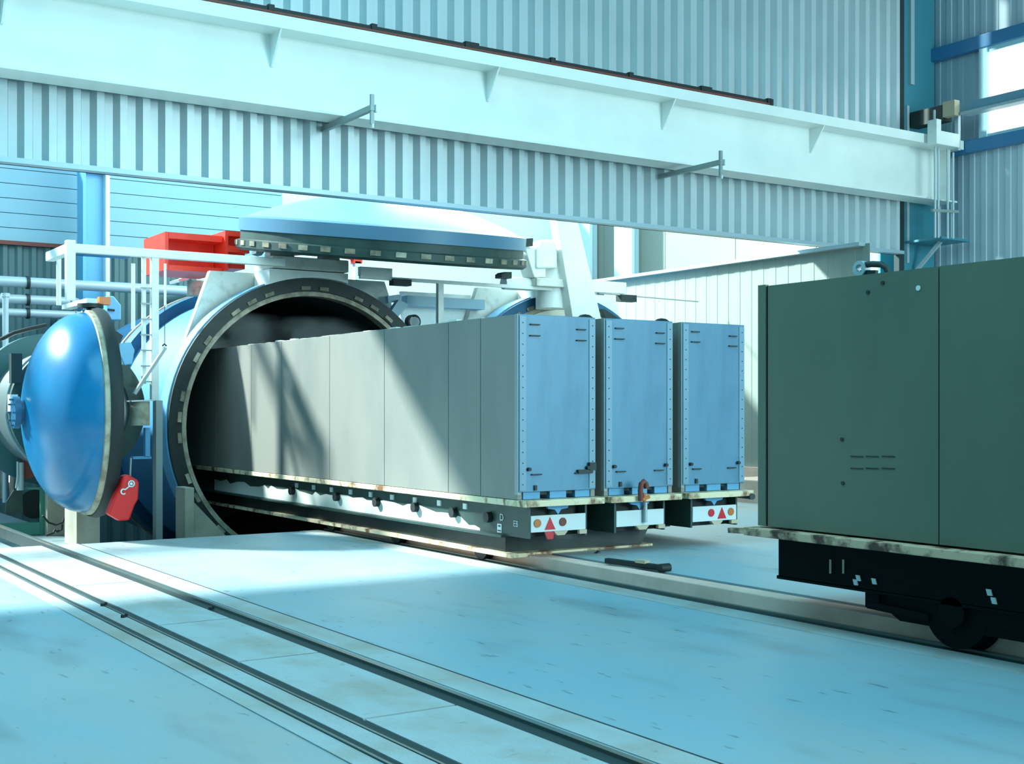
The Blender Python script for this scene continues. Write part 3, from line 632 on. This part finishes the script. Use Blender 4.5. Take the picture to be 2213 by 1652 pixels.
# ------------------------------------------------------------------ wagons and boxes
XC = [(6.80, 7.745), (7.865, 8.775), (8.905, 9.815)]
YE = 10.22; YEND = 22.5; ZD, ZT = .70, 2.535
seams = [10.22, 10.91, 11.56, 13.03, 14.52, 16.05, 17.15, 18.6, 20.1, 21.5, 22.5]
def jag(x0, x1, y0, y1, z, n, axis):
    """crumbly crust left along a top edge"""
    mb = MB(); 
    for i in range(n):
        t0, t1 = i/n, (i+1)/n; h = random.choice([0, .004, .008, .012, .022])*random.random()+.003
        if axis == 'y': mb.box(x0, x1, y0+(y1-y0)*t0, y0+(y1-y0)*t1, z, z+h)
        else: mb.box(x0+(x1-x0)*t0, x0+(x1-x0)*t1, y0, y1, z, z+h)
    return mb
def mould(i, lab):
    x0, x1 = XC[i]
    t = thing('mould_box', lab, 'mould box', ((x0+x1)/2, YE, ZD), 'grey mould boxes on wagons')
    for a, b_ in zip(seams[:-1], seams[1:]):
        obj('side_panel', MB().box(x0, x0+.05, a+.006, b_-.006, ZD+.012, ZT-random.random()*.008), M_box, t, smooth=False)
        obj('side_panel', MB().box(x1-.05, x1, a+.006, b_-.006, ZD+.012, ZT), M_box, t, smooth=False)
    obj('core', MB().box(x0+.012, x1-.012, YE+.05, YEND-.02, ZD+.05, ZT-.03), M_dark, t, smooth=False)
    obj('corner_strip', MB().box(x0-.006, x0+.03, YE-.004, YE+.05, ZD+.06, ZT), M_post, t, smooth=False)
    obj('top_crust', jag(x0+.002, x0+.06, YE+.5, YEND, ZT-.006, 70, 'y'), M_crust, t, smooth=False)
    ep = obj('end_plate', MB().box(x0+.004, x1-.004, YE-.012, YE+.03, ZD+.085, ZT), M_end, t, smooth=False, bevel=.004)
    obj('edge_cleat', MB().box(x0+.01, x0+.085, YE-.02, YE-.011, ZD+.1, ZT-.02), M_cleat, t, smooth=False)
    obj('edge_cleat', MB().box(x1-.085, x1-.01, YE-.02, YE-.011, ZD+.1, ZT-.02), M_cleat, t, smooth=False)
    for s in (0, 1):
        for k in range(16):
            xx = (x0+.045) if s == 0 else (x1-.045); z_ = ZD+.16+k*.106
            obj('rivet', MB().cyl((xx, YE-.02, z_), (xx, YE-.026, z_), .0055, 8), M_dark, ep)
    for (fx, fz, w_, nm) in ((.2, 1.73, .11, 'handle'), (.8, 1.70, .11, 'handle'), (.2, 1.62, .12, 'handle'), (.8, 1.59, .12, 'handle'), (.22, .25, .12, 'handle'), (.78, .25, .12, 'handle')):
        xx = x0+(x1-x0)*fx; z_ = ZD+fz
        obj(nm, MB().box(xx-w_/2, xx+w_/2, YE-.034, YE-.01, z_, z_+.012), M_dark, ep, smooth=False)
    for fx in (.12, .88):
        xx = x0+(x1-x0)*fx
        obj('pin', MB().cyl((xx, YE-.05, ZD+.31), (xx, YE-.01, ZD+.31), .018, 10), M_dark, ep)
    obj('bolt', MB().box(x0+.18, x0+.21, YE-.03, YE-.01, ZD+.1, ZD+.15), M_dark, ep, smooth=False)
    for fx in (.08, .42, .75):
        xx = x0+(x1-x0)*fx
        obj('foot_block', MB().box(xx, xx+.2, YE+.02, YE+.3, ZD+.012, ZD+.085), M_duct, t, smooth=False)
    return t
LB = ['grey mould box with long side panels showing, nearest row of the train', 'middle grey mould box between two dark gaps, red clamp at its foot', 'grey mould box in the far row beside the white partition']
boxes = [mould(i, LB[i]) for i in range(3)]
obj('side_latch', MB().box(XC[0][1]-.1, XC[0][1]-.02, YE-.05, YE-.01, ZD+.28, ZD+.36).box(XC[0][1]-.24, XC[0][1]-.06, YE-.045, YE-.01, ZD+.25, ZD+.29), M_dark, boxes[0].children[0] and boxes[0], smooth=False)
for i in (0, 1):
    xg = (XC[i][1]+XC[i+1][0])/2
    tag(obj('spacer_wedge', MB().lathe([(.0, 0), (.1, 0), (.085, .05), (.05, .075), (0, .085)], (xg, YE+.25, ZT-.03), (0,0,1), 20), M_dark),
        ['dark wedge on top of the gap beside the nearest grey box', 'dark wedge on top of the gap beside the farthest grey box'][i], 'wedge', 'wedges between the boxes')

def wagon(i, lab):
    x0, x1 = XC[i]
    t = thing('mould_wagon', lab, 'wagon', ((x0+x1)/2, YE, .3), 'rail wagons under the boxes')
    deck = MB()
    n = 40; y0 = YE-.14
    obj('deck', MB().box(x0-.012, x1+.02, y0, YEND, .645, ZD+.006), M_rust, t, smooth=False, bevel=.006)
    gx0_, gx1_ = x0+.125, x1-.13
    for gx in (gx0_, gx1_):
        gd = obj('girder', MB().box(gx-.012, gx+.012, YE-.02, YEND, .325, .645).box(gx-.06, gx+.06, YE+.4, YEND, .305, .33), M_darkg, t, smooth=False)
        if gx == gx0_ : g0 = gd
    if i == 0:
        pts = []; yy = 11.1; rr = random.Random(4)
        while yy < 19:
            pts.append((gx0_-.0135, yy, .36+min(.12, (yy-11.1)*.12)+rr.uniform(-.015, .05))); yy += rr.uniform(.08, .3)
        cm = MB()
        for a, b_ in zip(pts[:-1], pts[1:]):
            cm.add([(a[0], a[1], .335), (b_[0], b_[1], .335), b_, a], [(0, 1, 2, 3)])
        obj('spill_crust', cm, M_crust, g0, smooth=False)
        for k in range(9):
            yy = 11.35+k*.55
            obj('cleat', MB().box(gx0_-.03, gx0_-.01, yy, yy+.07, .54, .6), M_mark, g0, smooth=False)
        for k, yy in enumerate((10.9, 11.6, 12.45, 13.4, 14.5, 15.9)):
            obj('bumper', MB().cyl((gx0_-.07, yy, .49), (gx0_-.01, yy, .49), .055, 14), M_black, g0)
        text('letter_mark', 'D', .1, M_mark, g0, (gx0_-.016, 10.68, .5), (PI/2, 0, -PI/2))
        text('letter_mark', 'EB', .085, M_mark, g0, (gx0_-.016, 10.42, .455), (PI/2, 0, -PI/2))
        obj('data_plate', MB().box(gx0_-.018, gx0_-.01, 10.68, 10.76, .345, .435), M_mark, g0, smooth=False)
        obj('data_print', MB().box(gx0_-.021, gx0_-.016, 10.70, 10.74, .405, .42).box(gx0_-.021, gx0_-.016, 10.69, 10.75, .36, .372), M_dark, g0, smooth=False)
    pw0, pw1 = gx0_+.01, gx1_-.01
    eb = obj('end_board', MB().box(pw0, pw1, YE-.03, YE-.01, .385, .55), M_plate, t, smooth=False, bevel=.004)
    obj('end_beam', MB().box(pw0, pw1, YE+.1, YE+.2, .33, .64), M_black, t, smooth=False)
    cx_ = (pw0+pw1)/2
    obj('coupling_hanger', MB().prism([(cx_-.13, YE-.02, .64), (cx_+.13, YE-.02, .64), (cx_+.12, YE-.02, .61), (cx_+.04, YE-.02, .6), (cx_, YE-.02, .55), (cx_-.04, YE-.02, .6), (cx_-.12, YE-.02, .61)], (0, .03, 0)), M_duct, t, smooth=False)
    obj('lower_lug', MB().prism([(cx_-.07, YE-.05, .385), (cx_+.1, YE-.05, .385), (cx_+.06, YE-.05, .345), (cx_-.03, YE-.05, .345)], (0, .04, 0)), M_tan, t, smooth=False)
    obj('lower_lug', MB().box(pw1-.09, pw1, YE-.05, YE-.01, .345, .385), M_tan, t, smooth=False)
    if i != 1:
        yb = YE-.034
        d0, d1 = (.06, .32) if i == 0 else (.62, .36)
        tx = pw0+(pw1-pw0)*(.34 if i == 0 else .66)
        obj('reflector_triangle', MB().prism([(tx-.065, yb, .405), (tx+.065, yb, .405), (tx, yb, .53)], (0, .006, 0)), M_refl, eb, smooth=False)
        for fx, mm in ((.06, M_amber), (.58, M_brown)) if i == 0 else ((.4, M_refl), (.92, M_amber)):
            xx = pw0+.04+(pw1-pw0-.08)*fx
            obj('reflector_disc', MB().cyl((xx, YE-.04, .475), (xx, YE-.028, .475), .042, 20), mm, eb)
        if i == 0: obj('tail_tab', MB().prism([(tx-.06, YE-.04, .385), (tx+.05, YE-.04, .385), (tx+.03, YE-.04, .31), (tx-.03, YE-.04, .31)], (0, .02, 0)), M_refl, eb, smooth=False)
    else:
        obj('board_pin', MB().cyl((cx_+.04, YE-.06, .42), (cx_+.04, YE-.06, .63), .022, 12), M_pipe, eb)
    if i == 2:
        obj('deck_curl', MB().cyl((x1-.02, y0-.02, .64), (x1+.06, y0+.3, .64), .035, 14), M_dark, t)
    return t
LW = ['dark green wagon with white letters under the nearest grey box', 'dark wagon with stained end board and pin under the middle grey box', 'dark wagon under the far grey box, curled deck corner']
for i in range(3): wagon(i, LW[i])

bg = thing('transfer_bogie', 'low dark bogie frame under the first two wagons', 'bogie', (7.9, 10.6, .06))
obj('chassis', MB().prism([(7.0, 10.75, .14), (8.62, 10.55, .14), (8.72, 10.55, .32), (7.0, 10.75, .32)], (0, 10.5, 0)), M_dark, bg, smooth=False)
obj('bottom_flange', MB().box(6.93, 8.78, 10.55, 21, .10, .14), M_rust, bg, smooth=False)
for yy in (11.3, 13.2, 15.0):
    for xx in (7.09, 8.7):
        w_ = obj('wheel', MB().cyl((xx-.05, yy, .15), (xx+.05, yy, .15), .145, 28), M_black, bg)
tw = thing('tow_hook', 'black tow hook lying on the track slot in front of the wagons', 'hook', (7.6, 9.8, .12))
h0, h1 = atZ(1310, 1212, .16), atZ(1435, 1228, .15)
obj('arm', MB().bar(h0, h1, .06, .05), M_black, tw, smooth=False, bevel=.01)
obj('link', MB().bar(h0+(h1-h0)*.55+Vector((0,0,.035)), h0+(h1-h0)*.72+Vector((0,0,.035)), .07, .03), M_tan, tw, smooth=False)
obj('claw', MB().cyl(h1+Vector((-.05,0,0)), h1+Vector((.06,0,0)), .04, 14), M_black, tw)
obj('drop_bracket', MB().bar(atY(1288, 1195, 10.3), atY(1300, 1226, 10.3), .05, .08), M_darkg, tw, smooth=False)
cp = thing('screw_clamp', 'dark red screw clamp gripping the deck below the middle grey box', 'clamp', atY(1393, 1085, 10.04))
obj('frame', MB().tube([atY(1385, 1083, 10.04), atY(1384, 1060, 10.04), atY(1386, 1046, 10.04), atY(1391, 1041, 10.04), atY(1396, 1046, 10.04), atY(1397, 1056, 10.04)], .028, 12), M_brown, cp)
obj('screw', MB().cyl(atY(1392, 1066, 10.03), atY(1393, 1085, 10.03), .018, 10).bar(atY(1388, 1080, 10.03), atY(1403, 1074, 10.03), .03, .03), M_amber, cp)

# right-hand wagon and box
XR, YR0, YR1 = 6.80, 6.91, 1.2
rb = thing('green_mould_box', 'big dark green grey mould box on the nearest wagon', 'mould box', (7.3, 4, .70))
rs = [6.91, 6.83, 5.28, 3.3, 1.2]
zT2 = 2.53
for a, b_ in zip(rs[:-1], rs[1:]):
    obj('side_panel', MB().box(XR, XR+.05, b_+.005, a-.005, .72, zT2), M_boxg, rb, smooth=False)
obj('core', MB().box(XR+.012, XR+.93, YR1, YR0-.012, .74, zT2-.02), M_boxg, rb, smooth=False)
obj('corner_post', MB().box(XR-.012, XR+.02, 6.835, 6.915, .72, zT2+.01), M_boxg, rb, smooth=False)
dm = MB()
for px in (1852, 1885, 1920):
    for py in (987, 1013):
        a = atX(px, py, XR); dm.box(XR-.004, XR+.002, a.y-.055, a.y+.055, a.z-.005, a.z+.004)
obj('slot_mark', dm, M_dark, rb, smooth=False)
for px, py in ((1876, 632), (1908, 612), (1820, 950), (1822, 1045)):
    a = atX(px, py, XR); obj('rivet', MB().cyl(a+Vector((.001,0,0)), a-Vector((.008,0,0)), .014, 10), M_dark, rb)
a = atX(1985, 623, XR); obj('rivet', MB().cyl(a+Vector((.001,0,0)), a-Vector((.006,0,0)), .018, 12), M_mark, rb)
sh = thing('lifting_shackle', 'dark lifting shackle with ring lying on the green box top', 'shackle', atX(1885, 595, 6.95))
obj('ring', MB().lathe([(.03, -.03), (.055, -.03), (.055, .03), (.03, .03)], atX(1862, 581, 6.95), (1, 0, 0), 24, closed=True), M_pipe, sh)
obj('bow', MB().tube([atX(1868, 573, 6.95), atX(1885, 571, 6.95), atX(1905, 572, 6.95), atX(1916, 580, 6.95), atX(1919, 592, 6.95)], .022, 12), M_dark, sh)
obj('pin', MB().bar(atX(1862, 589, 6.95), atX(1895, 589, 6.95), .03, .03), M_dark, sh)
rw = thing('near_wagon', 'black rail wagon with wheel under the big green box', 'wagon', (7.3, 4, 0))
obj('deck', MB().box(6.70, 7.78, YR1, 6.98, .645, .705), M_rust2, rw, smooth=False, bevel=.006)
obj('deck_lip', MB().bar((6.74, 6.95, .675), (6.78, 7.2, .66), .06, .04), M_rust2, rw, smooth=False)
obj('girder', MB().box(6.94, 6.98, YR1, 6.85, .33, .65).box(6.94, 7.03, YR1, 6.87, .31, .335), M_blacksteel, rw, smooth=False)
obj('girder', MB().box(7.55, 7.6, YR1, 6.85, .33, .65), M_blacksteel, rw, smooth=False)
obj('cross_plate', MB().box(6.98, 7.55, 5.3, 5.42, .12, .65).box(6.98, 7.55, 1.5, 5.4, .2, .33), M_blacksteel, rw, smooth=False)
wc = atX(2068, 1335, 7.0)
wy_ = wc.y
wh = obj('wheel', MB().cyl((6.985, wy_, .265), (7.10, wy_, .265), .245, 40).cyl((7.09, wy_, .265), (7.12, wy_, .265), .275, 40), M_blacksteel, rw)
obj('axle_box', MB().cyl((6.94, wy_, .265), (7.0, wy_, .265), .1, 20), M_blacksteel, rw, smooth=False)
obj('underframe', MB().prism([(6.99, 6.1, .33), (6.99, 5.75, .14), (6.99, 1.2, .14), (6.99, 1.2, .33)], (.5, 0, 0)), M_blacksteel, rw, smooth=False)
obj('brake_arm', MB().bar((6.99, wy_+.72, .22), (6.99, wy_+.2, .2), .06, .05).bar((6.99, wy_+.68, .31), (6.99, wy_+.68, .2), .05, .12), M_blacksteel, rw, smooth=False)
for px, py in ((1855, 1250), (1849, 1259), (1889, 1257), (2138, 1281), (2148, 1299)):
    p = atX(px, py, 6.93); obj('tag', MB().obox(p, (.004,0,0), (0,.018,0), (0,.006,.02)), M_mark, rw, smooth=False)
for px in (1795, 1823):
    p = atX(px, 1225, 6.935); obj('loop', MB().box(6.928, 6.938, p.y-.006, p.y+.006, p.z-.05, p.z+.05), M_tan, rw, smooth=False)

# ------------------------------------------------------------------ light
W = bpy.data.worlds.new('world'); S.world = W; W.use_nodes = True
bgn = W.node_tree.nodes['Background']; bgn.inputs['Color'].default_value = (.34, .76, 1.0, 1); bgn.inputs['Strength'].default_value = 1.5
sun = bpy.data.lights.new('sun', 'SUN'); sun.energy = 13; sun.angle = math.radians(4.2); sun.color = (.82, 1.0, .97)
so = bpy.data.objects.new('sun', sun); COL.objects.link(so)
Ld = Vector((.9, -1.08, -1.0)).normalized()
so.rotation_euler = Ld.to_track_quat('-Z', 'Y').to_euler()
def area(name, loc, aim, sx_, sy_, e, col):
    l = bpy.data.lights.new(name, 'AREA'); l.shape = 'RECTANGLE'; l.size = sx_; l.size_y = sy_; l.energy = e; l.color = col
    o = bpy.data.objects.new(name, l); COL.objects.link(o); o.location = loc
    o.rotation_euler = (Vector(aim)-Vector(loc)).to_track_quat('-Z', 'Y').to_euler(); return o
area('gate_daylight', (15.5, -10, 6), (7, 15, 5), 7, 8, 3000, (.66, .98, 1.0))
area('hall_fill', (3, 8.5, 10.2), (3, 8.5, 0), 8, 7, 900, (.24, .80, 1.0))  # added fill lamp under the ceiling, brightens the unlit floor
area('hall_fill', (7, 1.5, 10.2), (7, 1.5, 0), 9, 5, 500, (.42, .80, 1.0))  # second added fill lamp, over the near floor
area('rear_fill', (14.5, 21, 8), (11.5, 10, 0), 6, 4, 1000, (.75, 1.0, .95))  # added lamp, whitens the right-hand floor and partition from behind the fascia
area('back_wall_fill', (12, 19.6, 7.8), (12, 27, 2.5), 11, 3, 650, (.75, 1.0, .97))  # added lamp aimed at the white back wall to brighten it

vs = S.view_settings; vs.view_transform = 'Standard'; vs.look = 'None'; vs.exposure = 0; vs.gamma = 1; vs.use_curve_mapping = False
